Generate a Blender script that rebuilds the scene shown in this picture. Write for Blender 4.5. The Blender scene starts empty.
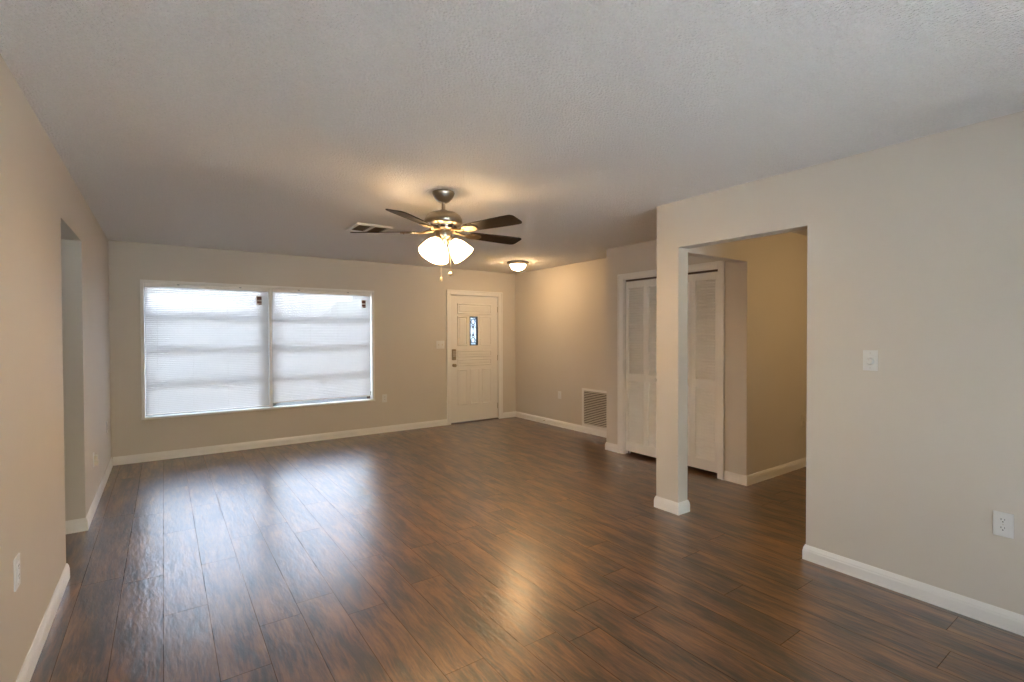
import bpy, bmesh, math, random
from mathutils import Matrix, Vector
random.seed(7)
C = bpy.context.scene.collection
SC = bpy.context.scene
PI = math.pi

# ------------------------------------------------------------------ camera
YAW, PITCH, ROLL, CAMZ = 0.6151, -0.0140, -0.0031, 1.4124
cam_data = bpy.data.cameras.new('camera')
cam_data.sensor_width = 36.0
cam_data.lens = 493.43 * 36.0 / 1024.0
cam_data.clip_start = 0.02
cam_data.clip_end = 400
cam = bpy.data.objects.new('camera', cam_data)
C.objects.link(cam)
_c, _s, _cp, _sp = math.cos(YAW), math.sin(YAW), math.cos(PITCH), math.sin(PITCH)
_F = Vector((_s * _cp, _c * _cp, _sp))
_R0 = Vector((_c, -_s, 0))
_U0 = Vector((-_s * _sp, -_c * _sp, _cp))
_R = _R0 * math.cos(ROLL) + _U0 * math.sin(ROLL)
_U = _U0 * math.cos(ROLL) - _R0 * math.sin(ROLL)
_M = Matrix((_R, _U, -_F)).transposed().to_4x4()
_M.translation = Vector((0, 0, CAMZ))
cam.matrix_world = _M
SC.camera = cam

# ------------------------------------------------------------------ world, sun, exposure
W_STRENGTH = 9.2
world = bpy.data.worlds.new('overcast_sky')
SC.world = world
world.use_nodes = True
wn, wl = world.node_tree.nodes, world.node_tree.links
wn.clear()
w_out = wn.new('ShaderNodeOutputWorld')
w_bg = wn.new('ShaderNodeBackground')
w_tc = wn.new('ShaderNodeTexCoord')
w_sep = wn.new('ShaderNodeSeparateXYZ')
w_rmp = wn.new('ShaderNodeValToRGB')
w_rmp.color_ramp.elements[0].position = 0.0
w_rmp.color_ramp.elements[0].color = (1.0, 1.0, 1.0, 1)
w_rmp.color_ramp.elements[1].position = 0.65
w_rmp.color_ramp.elements[1].color = (0.33, 0.47, 0.78, 1)
_e = w_rmp.color_ramp.elements.new(0.26)
_e.color = (0.78, 0.86, 1.0, 1)
wl.new(w_tc.outputs['Generated'], w_sep.inputs[0])
wl.new(w_sep.outputs['Z'], w_rmp.inputs[0])
wl.new(w_rmp.outputs[0], w_bg.inputs[0])
w_bg.inputs[1].default_value = W_STRENGTH
wl.new(w_bg.outputs[0], w_out.inputs[0])

sun_data = bpy.data.lights.new('sun', 'SUN')
sun_data.energy = 125.0
sun_data.angle = 0.2
sun_data.color = (1.0, 0.99, 0.97)
sun = bpy.data.objects.new('sun', sun_data)
sun.location = (30, 6, 40)
sun.rotation_euler = Vector((-0.75, 0.12, -1.0)).to_track_quat('-Z', 'Y').to_euler()
C.objects.link(sun)

vs = SC.view_settings
SC.display_settings.display_device = 'sRGB'
vs.view_transform = 'Standard'
vs.look = 'None'
vs.gamma = 1.0
vs.use_curve_mapping = False
vs.exposure = 1.03

FAN_EMIT = 11.5
BULB_EMIT = 680.0
DOME_EMIT = 48.0
HALL_EMIT = 53.0
WARM = (1.0, 0.64, 0.31)

# ------------------------------------------------------------------ dimensions (metres)
H = 2.44
XL, YF, XE, XC, XR, YH = -0.474, 6.8545, 4.9144, 4.4065, 3.266, 2.4734
YC = 4.2425                 # closet's far corner
COL0, COL1 = 2.384, 2.5915  # column
YW = 1.4464                 # end of the right wall
HD = 2.08                   # opening height
LO0, LO1 = 3.812, 4.69      # left opening
YB = -2.2                   # back wall
BH, BT = 0.0917, 0.014      # baseboard


# ------------------------------------------------------------------ material helpers
def new_mat(name):
    m = bpy.data.materials.new(name)
    m.use_nodes = True
    nt = m.node_tree
    b = nt.nodes['Principled BSDF']
    return m, nt, b


def coords(nt, scale=(1, 1, 1)):
    tc = nt.nodes.new('ShaderNodeTexCoord')
    mp = nt.nodes.new('ShaderNodeMapping')
    mp.inputs['Scale'].default_value = scale
    nt.links.new(tc.outputs['Object'], mp.inputs[0])
    return mp.outputs[0]


def noise(nt, vec, scale, detail=3.0, rough=0.55):
    n = nt.nodes.new('ShaderNodeTexNoise')
    n.inputs['Scale'].default_value = scale
    n.inputs['Detail'].default_value = detail
    n.inputs['Roughness'].default_value = rough
    nt.links.new(vec, n.inputs['Vector'])
    return n.outputs['Fac']


def ramp(nt, fac, stops):
    r = nt.nodes.new('ShaderNodeValToRGB')
    e = r.color_ramp.elements
    e[0].position, e[0].color = stops[0][0], (*stops[0][1], 1)
    e[1].position, e[1].color = stops[1][0], (*stops[1][1], 1)
    for p, c in stops[2:]:
        k = e.new(p)
        k.color = (*c, 1)
    nt.links.new(fac, r.inputs[0])
    return r.outputs[0]


def bump(nt, b, height, strength, dist):
    n = nt.nodes.new('ShaderNodeBump')
    n.inputs['Strength'].default_value = strength
    n.inputs['Distance'].default_value = dist
    nt.links.new(height, n.inputs['Height'])
    nt.links.new(n.outputs[0], b.inputs['Normal'])
    return n


def math_node(nt, op, a, b=None):
    n = nt.nodes.new('ShaderNodeMath')
    n.operation = op
    for i, v in enumerate((a, b)):
        if v is None:
            continue
        if isinstance(v, (int, float)):
            n.inputs[i].default_value = v
        else:
            nt.links.new(v, n.inputs[i])
    return n.outputs[0]


def paint(name, col, rough=0.5, tex=60.0, bstr=0.12, var=0.03, spec=0.5, metal=0.0):
    """painted / plain surface: faint tonal mottling and a fine bump"""
    m, nt, b = new_mat(name)
    v = coords(nt)
    f = noise(nt, v, 2.3, 4)
    lo = tuple(c * (1 - var) for c in col)
    hi = tuple(min(1, c * (1 + var)) for c in col)
    nt.links.new(ramp(nt, f, [(0.3, lo), (0.7, hi)]), b.inputs['Base Color'])
    b.inputs['Roughness'].default_value = rough
    b.inputs['Metallic'].default_value = metal
    b.inputs['Specular IOR Level'].default_value = spec
    if bstr:
        bump(nt, b, noise(nt, v, tex, 3), bstr, 0.002)
    return m


M = {}
M['wall'] = paint('greige_wall_paint', (0.665, 0.62, 0.56), 0.55, 180, 0.10, 0.012, 0.35)
M['trim'] = paint('white_trim_paint', (0.86, 0.85, 0.83), 0.35, 60, 0.03, 0.01)
M['door'] = paint('white_door_paint', (0.84, 0.825, 0.80), 0.4, 90, 0.05, 0.012)
M['louver'] = paint('white_louver_paint', (0.90, 0.89, 0.87), 0.45, 90, 0.04, 0.012)
M['plate'] = paint('white_plastic', (0.78, 0.78, 0.77), 0.3, 40, 0.0, 0.006)
M['ivory'] = paint('almond_plastic', (0.70, 0.64, 0.55), 0.35, 40, 0.0, 0.006)
M['slot'] = paint('dark_slot', (0.03, 0.03, 0.03), 0.6, 40, 0.0, 0.01)
M['duct'] = paint('duct_shade', (0.05, 0.042, 0.035), 0.7, 40, 0.0, 0.05)  # near-black sheet colour stands in for the shade inside the ducts
M['grille'] = paint('grille_enamel', (0.66, 0.63, 0.59), 0.4, 40, 0.02, 0.01)
M['alu'] = paint('aluminium_frame', (0.42, 0.45, 0.48), 0.45, 60, 0.03, 0.03, 0.5, 0.6)
M['nickel'] = paint('brushed_nickel', (0.40, 0.35, 0.28), 0.30, 220, 0.06, 0.03, 0.5, 1.0)
M['iron'] = paint('dark_gold_nickel', (0.26, 0.20, 0.12), 0.40, 220, 0.06, 0.03, 0.5, 1.0)
M['brass'] = paint('antique_nickel', (0.42, 0.35, 0.26), 0.35, 150, 0.05, 0.06, 0.5, 1.0)
M['track'] = paint('dark_track_metal', (0.10, 0.07, 0.055), 0.5, 60, 0.0, 0.05)
M['came'] = paint('lead_came', (0.035, 0.038, 0.045), 0.4, 90, 0.05, 0.05, 0.5, 0.4)
M['cord'] = paint('white_cord', (0.75, 0.75, 0.73), 0.6, 200, 0.0, 0.01)
M['chain'] = paint('bead_chain', (0.75, 0.62, 0.42), 0.3, 300, 0.0, 0.03, 0.5, 0.8)
M['tag'] = paint('printed_warning_tag', (0.80, 0.79, 0.77), 0.6, 60, 0.0, 0.01)
M['tagink'] = paint('tag_print', (0.16, 0.08, 0.07), 0.7, 60, 0.0, 0.1)
M['stucco'] = paint('pale_stucco', (0.72, 0.73, 0.73), 0.8, 30, 0.3, 0.04)
M['roofing'] = paint('pale_roof_shingle', (0.42, 0.43, 0.45), 0.85, 12, 0.4, 0.12)
M['concrete'] = paint('pale_concrete', (0.74, 0.735, 0.72), 0.85, 18, 0.3, 0.06)
M['asphalt'] = paint('grey_driveway', (0.26, 0.27, 0.28), 0.85, 18, 0.3, 0.06)
M['bark'] = paint('tree_bark', (0.22, 0.18, 0.15), 0.9, 15, 0.6, 0.2)
M['leaf'] = paint('tree_leaf', (0.22, 0.30, 0.16), 0.7, 20, 0.3, 0.25)
M['hedge'] = paint('sky_block_hedge', (0.10, 0.12, 0.07), 0.9, 9, 0.9, 0.35)
M['dark_glass'] = paint('dark_house_glass', (0.12, 0.14, 0.16), 0.1, 20, 0.0, 0.05)


def ceiling_mat():
    m, nt, b = new_mat('popcorn_ceiling')
    v = coords(nt)
    n1 = noise(nt, v, 95, 3, 0.65)
    vo = nt.nodes.new('ShaderNodeTexVoronoi')
    vo.inputs['Scale'].default_value = 90
    nt.links.new(v, vo.inputs['Vector'])
    inv = math_node(nt, 'SUBTRACT', 1.0, vo.outputs['Distance'])
    h = math_node(nt, 'ADD', math_node(nt, 'MULTIPLY', n1, 1.0), math_node(nt, 'MULTIPLY', inv, 0.55))
    nt.links.new(ramp(nt, n1, [(0.3, (0.86, 0.85, 0.83)), (0.7, (0.93, 0.92, 0.90))]), b.inputs['Base Color'])
    b.inputs['Roughness'].default_value = 0.9
    b.inputs['Specular IOR Level'].default_value = 0.15
    bump(nt, b, h, 1.0, 0.015)
    return m


M['ceiling'] = ceiling_mat()

PLANK_W, PLANK_L, PLANK_X0 = 0.19, 1.25, -0.014


def floor_mat():
    m, nt, b = new_mat('hand_scraped_hickory_laminate')
    L = nt.links
    tc = nt.nodes.new('ShaderNodeTexCoord')
    sp = nt.nodes.new('ShaderNodeSeparateXYZ')
    L.new(tc.outputs['Object'], sp.inputs[0])
    u = math_node(nt, 'DIVIDE', math_node(nt, 'SUBTRACT', sp.outputs['X'], PLANK_X0), PLANK_W)
    row = math_node(nt, 'FLOOR', u)
    fu = math_node(nt, 'FRACT', u)
    wn1 = nt.nodes.new('ShaderNodeTexWhiteNoise')
    wn1.noise_dimensions = '1D'
    L.new(row, wn1.inputs['W'])
    vv = math_node(nt, 'ADD', math_node(nt, 'DIVIDE', sp.outputs['Y'], PLANK_L), wn1.outputs['Value'])
    col = math_node(nt, 'FLOOR', vv)
    fv = math_node(nt, 'FRACT', vv)
    cmb = nt.nodes.new('ShaderNodeCombineXYZ')
    L.new(row, cmb.inputs[0])
    L.new(col, cmb.inputs[1])
    wn2 = nt.nodes.new('ShaderNodeTexWhiteNoise')
    wn2.noise_dimensions = '2D'
    L.new(cmb.outputs[0], wn2.inputs['Vector'])
    pid = wn2.outputs['Value']
    # grain coordinates, shifted per plank
    off = nt.nodes.new('ShaderNodeVectorMath')
    off.operation = 'SCALE'
    L.new(wn2.outputs['Color'], off.inputs[0])
    off.inputs['Scale'].default_value = 37.0
    add = nt.nodes.new('ShaderNodeVectorMath')
    add.operation = 'ADD'
    L.new(tc.outputs['Object'], add.inputs[0])
    L.new(off.outputs[0], add.inputs[1])

    def gm(sx, sy):
        mp = nt.nodes.new('ShaderNodeMapping')
        mp.inputs['Scale'].default_value = (sx, sy, 1)
        L.new(add.outputs[0], mp.inputs[0])
        return mp.outputs[0]
    def warped(sx, sy, amt, wscale):
        """stretched grain coordinates bent by a slow noise"""
        nz = nt.nodes.new('ShaderNodeTexNoise')
        nz.inputs['Scale'].default_value = wscale
        nz.inputs['Detail'].default_value = 2.0
        L.new(add.outputs[0], nz.inputs['Vector'])
        sub = nt.nodes.new('ShaderNodeVectorMath')
        sub.operation = 'SCALE'
        sub.inputs['Scale'].default_value = amt
        L.new(nz.outputs['Color'], sub.inputs[0])
        ad = nt.nodes.new('ShaderNodeVectorMath')
        ad.operation = 'ADD'
        L.new(add.outputs[0], ad.inputs[0])
        L.new(sub.outputs[0], ad.inputs[1])
        mp = nt.nodes.new('ShaderNodeMapping')
        mp.inputs['Scale'].default_value = (sx, sy, 1)
        L.new(ad.outputs[0], mp.inputs[0])
        return mp.outputs[0]
    blotch = noise(nt, warped(9.0, 2.2, 0.10, 3.0), 1.0, 5, 0.62)
    grain = noise(nt, warped(42, 3.2, 0.05, 5.0), 1.0, 5, 0.65)
    fine = noise(nt, gm(200, 9.0), 1.0, 3, 0.6)
    crack = noise(nt, warped(95, 2.6, 0.06, 4.0), 1.0, 4, 0.7)
    t = math_node(nt, 'ADD', math_node(nt, 'MULTIPLY', blotch, 0.52), math_node(nt, 'MULTIPLY', grain, 0.36))
    t = math_node(nt, 'ADD', t, math_node(nt, 'MULTIPLY', crack, 0.20))
    t = math_node(nt, 'ADD', t, math_node(nt, 'MULTIPLY', math_node(nt, 'SUBTRACT', pid, 0.5), 0.02))
    colr = ramp(nt, t, [(0.42, (0.0135, 0.0068, 0.0040)), (0.68, (0.200, 0.082, 0.022)),
                        (0.49, (0.040, 0.0175, 0.0075)), (0.56, (0.098, 0.040, 0.0125))])
    # seams
    du = math_node(nt, 'MULTIPLY', math_node(nt, 'MINIMUM', fu, math_node(nt, 'SUBTRACT', 1.0, fu)), PLANK_W)
    dv = math_node(nt, 'MULTIPLY', math_node(nt, 'MINIMUM', fv, math_node(nt, 'SUBTRACT', 1.0, fv)), PLANK_L)
    d = math_node(nt, 'MINIMUM', du, dv)
    mr = nt.nodes.new('ShaderNodeMapRange')
    mr.inputs['From Min'].default_value = 0.0006
    mr.inputs['From Max'].default_value = 0.0024
    L.new(d, mr.inputs['Value'])
    seam = mr.outputs[0]
    mx = nt.nodes.new('ShaderNodeMix')
    mx.data_type = 'RGBA'
    dk = nt.nodes.new('ShaderNodeVectorMath')
    dk.operation = 'SCALE'
    dk.inputs['Scale'].default_value = 0.55
    L.new(colr, dk.inputs[0])
    L.new(dk.outputs[0], mx.inputs['A'])
    L.new(seam, mx.inputs['Factor'])
    L.new(colr, mx.inputs['B'])
    L.new(mx.outputs['Result'], b.inputs['Base Color'])
    b.inputs['Roughness'].default_value = 0.42
    b.inputs['IOR'].default_value = 1.5
    b.inputs['Coat IOR'].default_value = 1.88
    b.inputs['Coat Roughness'].default_value = 0.255
    # the bevelled seams carry no gloss
    L.new(math_node(nt, 'ADD', 0.25, math_node(nt, 'MULTIPLY', seam, 0.75)), b.inputs['Coat Weight'])
    L.new(math_node(nt, 'MULTIPLY', seam, 0.5), b.inputs['Specular IOR Level'])
    scrape = noise(nt, warped(26, 7.0, 0.06, 6.0), 1.0, 3, 0.55)
    ripple = noise(nt, warped(80, 16.0, 0.04, 9.0), 1.0, 2, 0.5)
    h = math_node(nt, 'ADD', math_node(nt, 'MULTIPLY', scrape, 0.7), math_node(nt, 'MULTIPLY', ripple, 0.30))
    h = math_node(nt, 'ADD', h, math_node(nt, 'MULTIPLY', grain, 0.15))
    bn = bump(nt, b, h, 0.6, 0.0040)
    L.new(bn.outputs[0], b.inputs['Coat Normal'])
    return m


M['floor'] = floor_mat()


def glass_mat(name, tint=(0.95, 0.97, 0.98)):
    m, nt, b = new_mat(name)
    nt.nodes.remove(b)
    out = nt.nodes['Material Output']
    tr = nt.nodes.new('ShaderNodeBsdfTransparent')
    tr.inputs[0].default_value = (*tint, 1)
    gl = nt.nodes.new('ShaderNodeBsdfGlossy')
    gl.inputs['Roughness'].default_value = 0.02
    fr = nt.nodes.new('ShaderNodeFresnel')
    fr.inputs['IOR'].default_value = 1.45
    mx = nt.nodes.new('ShaderNodeMixShader')
    nt.links.new(fr.outputs[0], mx.inputs[0])
    nt.links.new(tr.outputs[0], mx.inputs[1])
    nt.links.new(gl.outputs[0], mx.inputs[2])
    nt.links.new(mx.outputs[0], out.inputs['Surface'])
    return m


M['glass'] = glass_mat('window_glass')


def translucent_mat(name, col, trans, weight):
    m, nt, b = new_mat(name)
    out = nt.nodes['Material Output']
    v = coords(nt)
    f = noise(nt, v, 3.0, 2)
    lo = tuple(c * 0.985 for c in col)
    c0 = ramp(nt, f, [(0.3, lo), (0.7, col)])
    nt.links.new(c0, b.inputs['Base Color'])
    b.inputs['Roughness'].default_value = 0.4
    tl = nt.nodes.new('ShaderNodeBsdfTranslucent')
    tl.inputs[0].default_value = (*trans, 1)
    mx = nt.nodes.new('ShaderNodeMixShader')
    mx.inputs[0].default_value = weight
    nt.links.new(b.outputs[0], mx.inputs[1])
    nt.links.new(tl.outputs[0], mx.inputs[2])
    nt.links.new(mx.outputs[0], out.inputs['Surface'])
    return m


M['slat'] = translucent_mat('white_vinyl_slat', (0.70, 0.705, 0.71), (0.80, 0.80, 0.82), 0.10)
M['leaded'] = translucent_mat('textured_door_glass', (0.55, 0.62, 0.66), (0.36, 0.40, 0.42), 0.75)
M['frosted'] = translucent_mat('frosted_shade_glass', (0.80, 0.72, 0.58), (0.80, 0.62, 0.40), 0.35)


def emit_mat(name, col, strength):
    m, nt, b = new_mat(name)
    v = coords(nt)
    f = noise(nt, v, 9.0, 2)
    lo = tuple(c * 0.95 for c in col)
    c0 = ramp(nt, f, [(0.3, lo), (0.7, col)])
    nt.links.new(c0, b.inputs['Emission Color'])
    b.inputs['Emission Strength'].default_value = strength
    b.inputs['Base Color'].default_value = (0.85, 0.82, 0.76, 1)
    b.inputs['Roughness'].default_value = 0.35
    return m


M['fan_lit'] = emit_mat('lit_frosted_shade', WARM, FAN_EMIT)
M['bulb_lit'] = emit_mat('lit_bulb', WARM, BULB_EMIT)
M['dome_lit'] = emit_mat('lit_dome_glass', WARM, DOME_EMIT)
M['hall_lit'] = emit_mat('lit_hall_dome_glass', (1.0, 0.66, 0.30), HALL_EMIT)


def blade_mat():
    m, nt, b = new_mat('dark_walnut_blade')
    v = coords(nt, (4, 40, 40))
    f = noise(nt, v, 1.2, 4, 0.6)
    nt.links.new(ramp(nt, f, [(0.35, (0.010, 0.006, 0.004)), (0.7, (0.026, 0.015, 0.008))]), b.inputs['Base Color'])
    b.inputs['Roughness'].default_value = 0.5
    b.inputs['Specular IOR Level'].default_value = 0.15
    return m


M['blade'] = blade_mat()


# ------------------------------------------------------------------ mesh helpers
class MB:
    def __init__(self):
        self.bm = bmesh.new()

    def _merge(self, t, mat=None):
        if mat is not None:
            t.transform(mat)
        me = bpy.data.meshes.new('tmp')
        t.to_mesh(me)
        t.free()
        self.bm.from_mesh(me)
        bpy.data.meshes.remove(me)
        return self

    def box(self, lo, hi, bev=0.0, mat=None, seg=2):
        t = bmesh.new()
        bmesh.ops.create_cube(t, size=1)
        lo, hi = Vector(lo), Vector(hi)
        for v in t.verts:
            v.co = Vector([(lo[i] + hi[i]) / 2 + v.co[i] * (hi[i] - lo[i]) for i in range(3)])
        if bev:
            bmesh.ops.bevel(t, geom=t.edges[:], offset=bev, segments=seg, affect='EDGES', profile=0.6)
        return self._merge(t, mat)

    def prism(self, pts, axis, a, b, mat=None):
        """polygon pts in the two other axes, extruded a..b along axis"""
        t = bmesh.new()
        def P(p, w):
            q = list(p)
            q.insert(axis, w)
            return q
        A = [t.verts.new(P(p, a)) for p in pts]
        B = [t.verts.new(P(p, b)) for p in pts]
        t.faces.new(A)
        t.faces.new(B[::-1])
        n = len(pts)
        for i in range(n):
            j = (i + 1) % n
            t.faces.new((A[i], B[i], B[j], A[j]))
        bmesh.ops.recalc_face_normals(t, faces=t.faces[:])
        return self._merge(t, mat)

    def lathe(self, prof, n=32, mat=None, closed=False):
        """(r, z) profile about z; closed=True joins the last point to the first"""
        t = bmesh.new()
        rings = []
        for r, z in prof:
            if r < 1e-6:
                rings.append([t.verts.new((0, 0, z))])
            else:
                rings.append([t.verts.new((r * math.cos(2 * PI * k / n), r * math.sin(2 * PI * k / n), z)) for k in range(n)])
        pairs = list(zip(rings[:-1], rings[1:]))
        if closed:
            pairs.append((rings[-1], rings[0]))
        for A, B in pairs:
            for k in range(n):
                j = (k + 1) % n
                if len(A) == 1 and len(B) == 1:
                    continue
                if len(A) == 1:
                    t.faces.new((A[0], B[k], B[j]))
                elif len(B) == 1:
                    t.faces.new((A[k], B[0], A[j]))
                else:
                    t.faces.new((A[k], B[k], B[j], A[j]))
        bmesh.ops.recalc_face_normals(t, faces=t.faces[:])
        return self._merge(t, mat)

    def tube(self, pts, r, n=8, mat=None):
        t = bmesh.new()
        pts = [Vector(p) for p in pts]
        rad = r if isinstance(r, (list, tuple)) else [r] * len(pts)
        rings = []
        for i, p in enumerate(pts):
            d = (pts[min(i + 1, len(pts) - 1)] - pts[max(i - 1, 0)]).normalized()
            ref = Vector((0, 0, 1)) if abs(d.z) < 0.9 else Vector((1, 0, 0))
            a = d.cross(ref).normalized()
            b = d.cross(a)
            rings.append([t.verts.new(p + (a * math.cos(2 * PI * k / n) + b * math.sin(2 * PI * k / n)) * rad[i]) for k in range(n)])
        for A, B in zip(rings[:-1], rings[1:]):
            for k in range(n):
                j = (k + 1) % n
                t.faces.new((A[k], B[k], B[j], A[j]))
        t.faces.new(rings[0][::-1])
        t.faces.new(rings[-1])
        bmesh.ops.recalc_face_normals(t, faces=t.faces[:])
        return self._merge(t, mat)

    def ball(self, c, r, mat=None, n=10):
        t = bmesh.new()
        bmesh.ops.create_uvsphere(t, u_segments=n * 2, v_segments=n, radius=1)
        r = r if isinstance(r, (list, tuple)) else (r, r, r)
        for v in t.verts:
            v.co = Vector([v.co[i] * r[i] + c[i] for i in range(3)])
        return self._merge(t, mat)

    def rings(self, x0, x1, z0, z1, y, steps):
        """raised panel on a face looking to -y: steps are (inset, height above the face)"""
        t = bmesh.new()
        R = []
        for ins, h in steps:
            R.append([t.verts.new((x, y - h, z)) for x, z in ((x0 + ins, z0 + ins), (x1 - ins, z0 + ins), (x1 - ins, z1 - ins), (x0 + ins, z1 - ins))])
        for A, B in zip(R[:-1], R[1:]):
            for k in range(4):
                j = (k + 1) % 4
                t.faces.new((A[k], A[j], B[j], B[k]))
        t.faces.new(R[-1])
        return self._merge(t)

    def sweep(self, path, prof):
        """profile (offset to the left of the path, z) swept along a floor polyline with mitres"""
        t = bmesh.new()
        P = [Vector((p[0], p[1])) for p in path]
        n = len(P)
        rows = []
        for i in range(n):
            d0 = (P[i] - P[i - 1]).normalized() if i > 0 else None
            d1 = (P[i + 1] - P[i]).normalized() if i < n - 1 else None
            d0 = d0 or d1
            d1 = d1 or d0
            n0, n1 = Vector((-d0.y, d0.x)), Vector((-d1.y, d1.x))
            mt = (n0 + n1).normalized()
            mt = mt / max(0.3, mt.dot(n0))
            rows.append([t.verts.new((P[i].x + mt.x * o, P[i].y + mt.y * o, z)) for o, z in prof])
        for A, B in zip(rows[:-1], rows[1:]):
            for k in range(len(prof)):
                j = (k + 1) % len(prof)
                t.faces.new((A[k], B[k], B[j], A[j]))
        t.faces.new(rows[0])
        t.faces.new(rows[-1][::-1])
        bmesh.ops.recalc_face_normals(t, faces=t.faces[:])
        return self._merge(t)

    def build(self, name, mat, parent=None, smooth=False, loc=None):
        me = bpy.data.meshes.new(name)
        self.bm.to_mesh(me)
        self.bm.free()
        me.materials.append(mat)
        if smooth:
            for p in me.polygons:
                p.use_smooth = True
            me.set_sharp_from_angle(angle=math.radians(smooth if smooth is not True else 40))
        o = bpy.data.objects.new(name, me)
        C.objects.link(o)
        if loc:
            o.location = loc
        if parent:
            o.parent = parent
        return o


def tag(o, label, cat, group=None, kind=None):
    o['label'] = label
    o['category'] = cat
    if group:
        o['group'] = group
    if kind:
        o['kind'] = kind
    return o


def root(name, loc=(0, 0, 0), rz=0.0):
    o = bpy.data.objects.new(name, None)
    o.location = loc
    o.rotation_euler = (0, 0, rz)
    o.empty_display_size = 0.1
    C.objects.link(o)
    return o


def copy_tree(o, parent=None):
    c = o.copy()
    C.objects.link(c)
    if parent:
        c.parent = parent
    for ch in list(o.children):
        copy_tree(ch, c)
    return c


def part_label(o, text):
    o['label'] = text
    return o


# ------------------------------------------------------------------ room shell
tag(MB().box((-2.2, YB - 0.2, -0.12), (7.2, YF + 0.2, 0)).build('floor', M['floor']),
    'dark brown scraped wood plank floor running through the room', 'floor', kind='structure')
tag(MB().box((-2.2, YB - 0.2, H), (7.2, YF + 0.2, H + 0.16)).build('ceiling', M['ceiling']),
    'off-white popcorn textured ceiling over the whole room', 'ceiling', kind='structure')

WT = 0.12
w = MB()
w.box((XL - WT, YB, 0), (XL, LO0, H)).box((XL - WT, LO1, 0), (XL, YF, H)).box((XL - WT, LO0, 2.092), (XL, LO1, H))
tag(w.build('wall_left', M['wall']), 'left greige wall with an open passage cut through it', 'wall', kind='structure')

# window and door holes in the far wall
WX0, WX1, WZ0, WZ1 = -0.18, 2.42, 0.485, 2.005
DX0, DX1, DZ1 = 3.652, 4.575, 2.045
w = MB()
FT = 0.2
w.box((-2.2, YF, 0), (WX0, YF + FT, H)).box((WX1, YF, 0), (DX0, YF + FT, H)).box((DX1, YF, 0), (7.2, YF + FT, H))
w.box((WX0, YF, 0), (WX1, YF + FT, WZ0)).box((WX0, YF, WZ1), (WX1, YF + FT, H)).box((DX0, YF, DZ1), (DX1, YF + FT, H))
tag(w.build('wall_far', M['wall']), 'far greige wall holding the wide window and front door', 'wall', kind='structure')

tag(MB().box((XE, YC - 0.1, 0), (XE + WT, YF, H)).build('wall_entry', M['wall']),
    'greige entry side wall between front door corner and closet', 'wall', kind='structure')

CY0, CY1, CZ1 = 2.755, 3.963, 2.052   # closet opening
w = MB()
w.box((XC, YH + 0.1, 0), (XC + 0.1, CY0, H)).box((XC, CY1, 0), (XC + 0.1, YC - 0.1, H)).box((XC, CY0, CZ1), (XC + 0.1, CY1, H))
w.box((XC, YC - 0.1, 0), (XE, YC, H))
w.box((XE + WT, YH + 0.1, 0), (XE + WT + 0.1, YC, H))
tag(w.build('wall_closet', M['wall']), 'greige closet front wall around the white louvered doors', 'wall', kind='structure')

w = MB()
w.box((XC, YH, 0), (6.6, YH + 0.1, H))
w.box((XR + WT, YH, 2.076), (XC, YH + 0.1, H))
tag(w.build('wall_hall', M['wall']), 'warm-lit hall wall beyond the column with its dropped beam', 'wall', kind='structure')
tag(MB().box((6.6, YB, 0), (6.72, YH + 0.1, H)).build('wall_hall_end', M['wall']),
    'end wall of the side hall hidden past the right wall', 'wall', kind='structure')

w = MB()
w.box((XR, YB, 0), (XR + WT, YW, H)).box((XR, YW, HD), (XR + WT, COL0, H))
tag(w.build('wall_right', M['wall']), 'right greige wall and header over the hall opening', 'wall', kind='structure')
tag(MB().box((XR, COL0, 0), (XR + WT, COL1, H)).build('column', M['wall']),
    'square greige column between hall opening and closet doors', 'column', kind='structure')

SX0, SX1, SZ1 = -0.35, 2.3, 2.25       # sliding door behind the camera, added to let in fill daylight
w = MB()
w.box((-2.2, YB - 0.15, 0), (SX0, YB, H)).box((SX1, YB - 0.15, 0), (7.2, YB, H)).box((SX0, YB - 0.15, SZ1), (SX1, YB, H))
tag(w.build('wall_back', M['wall']), 'back wall behind the viewpoint with the added glazed sliding door', 'wall', kind='structure')
tag(MB().box((-2.2, YB, 0), (-2.08, YF, H)).build('wall_passage', M['wall']),
    'wall of the passage seen through the left opening', 'wall', kind='structure')

d3 = tag(root('door_added', (SX0, YB, 0)), 'added unseen sliding door in the back wall for fill daylight', 'door', kind='structure')
fr = MB()
Wd = SX1 - SX0
fr.box((0, -0.12, 0), (0.05, -0.02, SZ1)).box((Wd - 0.05, -0.12, 0), (Wd, -0.02, SZ1)).box((0.05, -0.12, SZ1 - 0.05), (Wd - 0.05, -0.02, SZ1))
fr.box((Wd / 2 - 0.04, -0.11, 0), (Wd / 2 + 0.04, -0.03, SZ1 - 0.05)).box((0.05, -0.12, 0), (Wd - 0.05, -0.02, 0.04))
fr.build('door_frame', M['alu'], d3)
for a, b_ in ((0.05, Wd / 2 - 0.04), (Wd / 2 + 0.04, Wd - 0.05)):
    MB().box((a, -0.075, 0.04), (b_, -0.069, SZ1 - 0.05)).build('glass_pane', M['glass'], d3)

# ------------------------------------------------------------------ baseboards
BP = [(0, 0), (BT, 0), (BT, BH * 0.62), (BT * 0.86, BH * 0.70), (BT * 0.86, BH * 0.76), (BT * 0.55, BH * 0.90), (BT * 0.30, BH), (0, BH)]
DCO = 0.066                        # door casing width
DO0, DO1 = 3.596, 4.640            # door casing outer edges
CO0, CO1 = 2.692, 4.046            # closet casing outer edges


def baseboard(name, label, *paths):
    w = MB()
    for p in paths:
        w.sweep(p, BP)
    return tag(w.build(name, M['trim']), label, 'baseboard', kind='structure')


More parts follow.
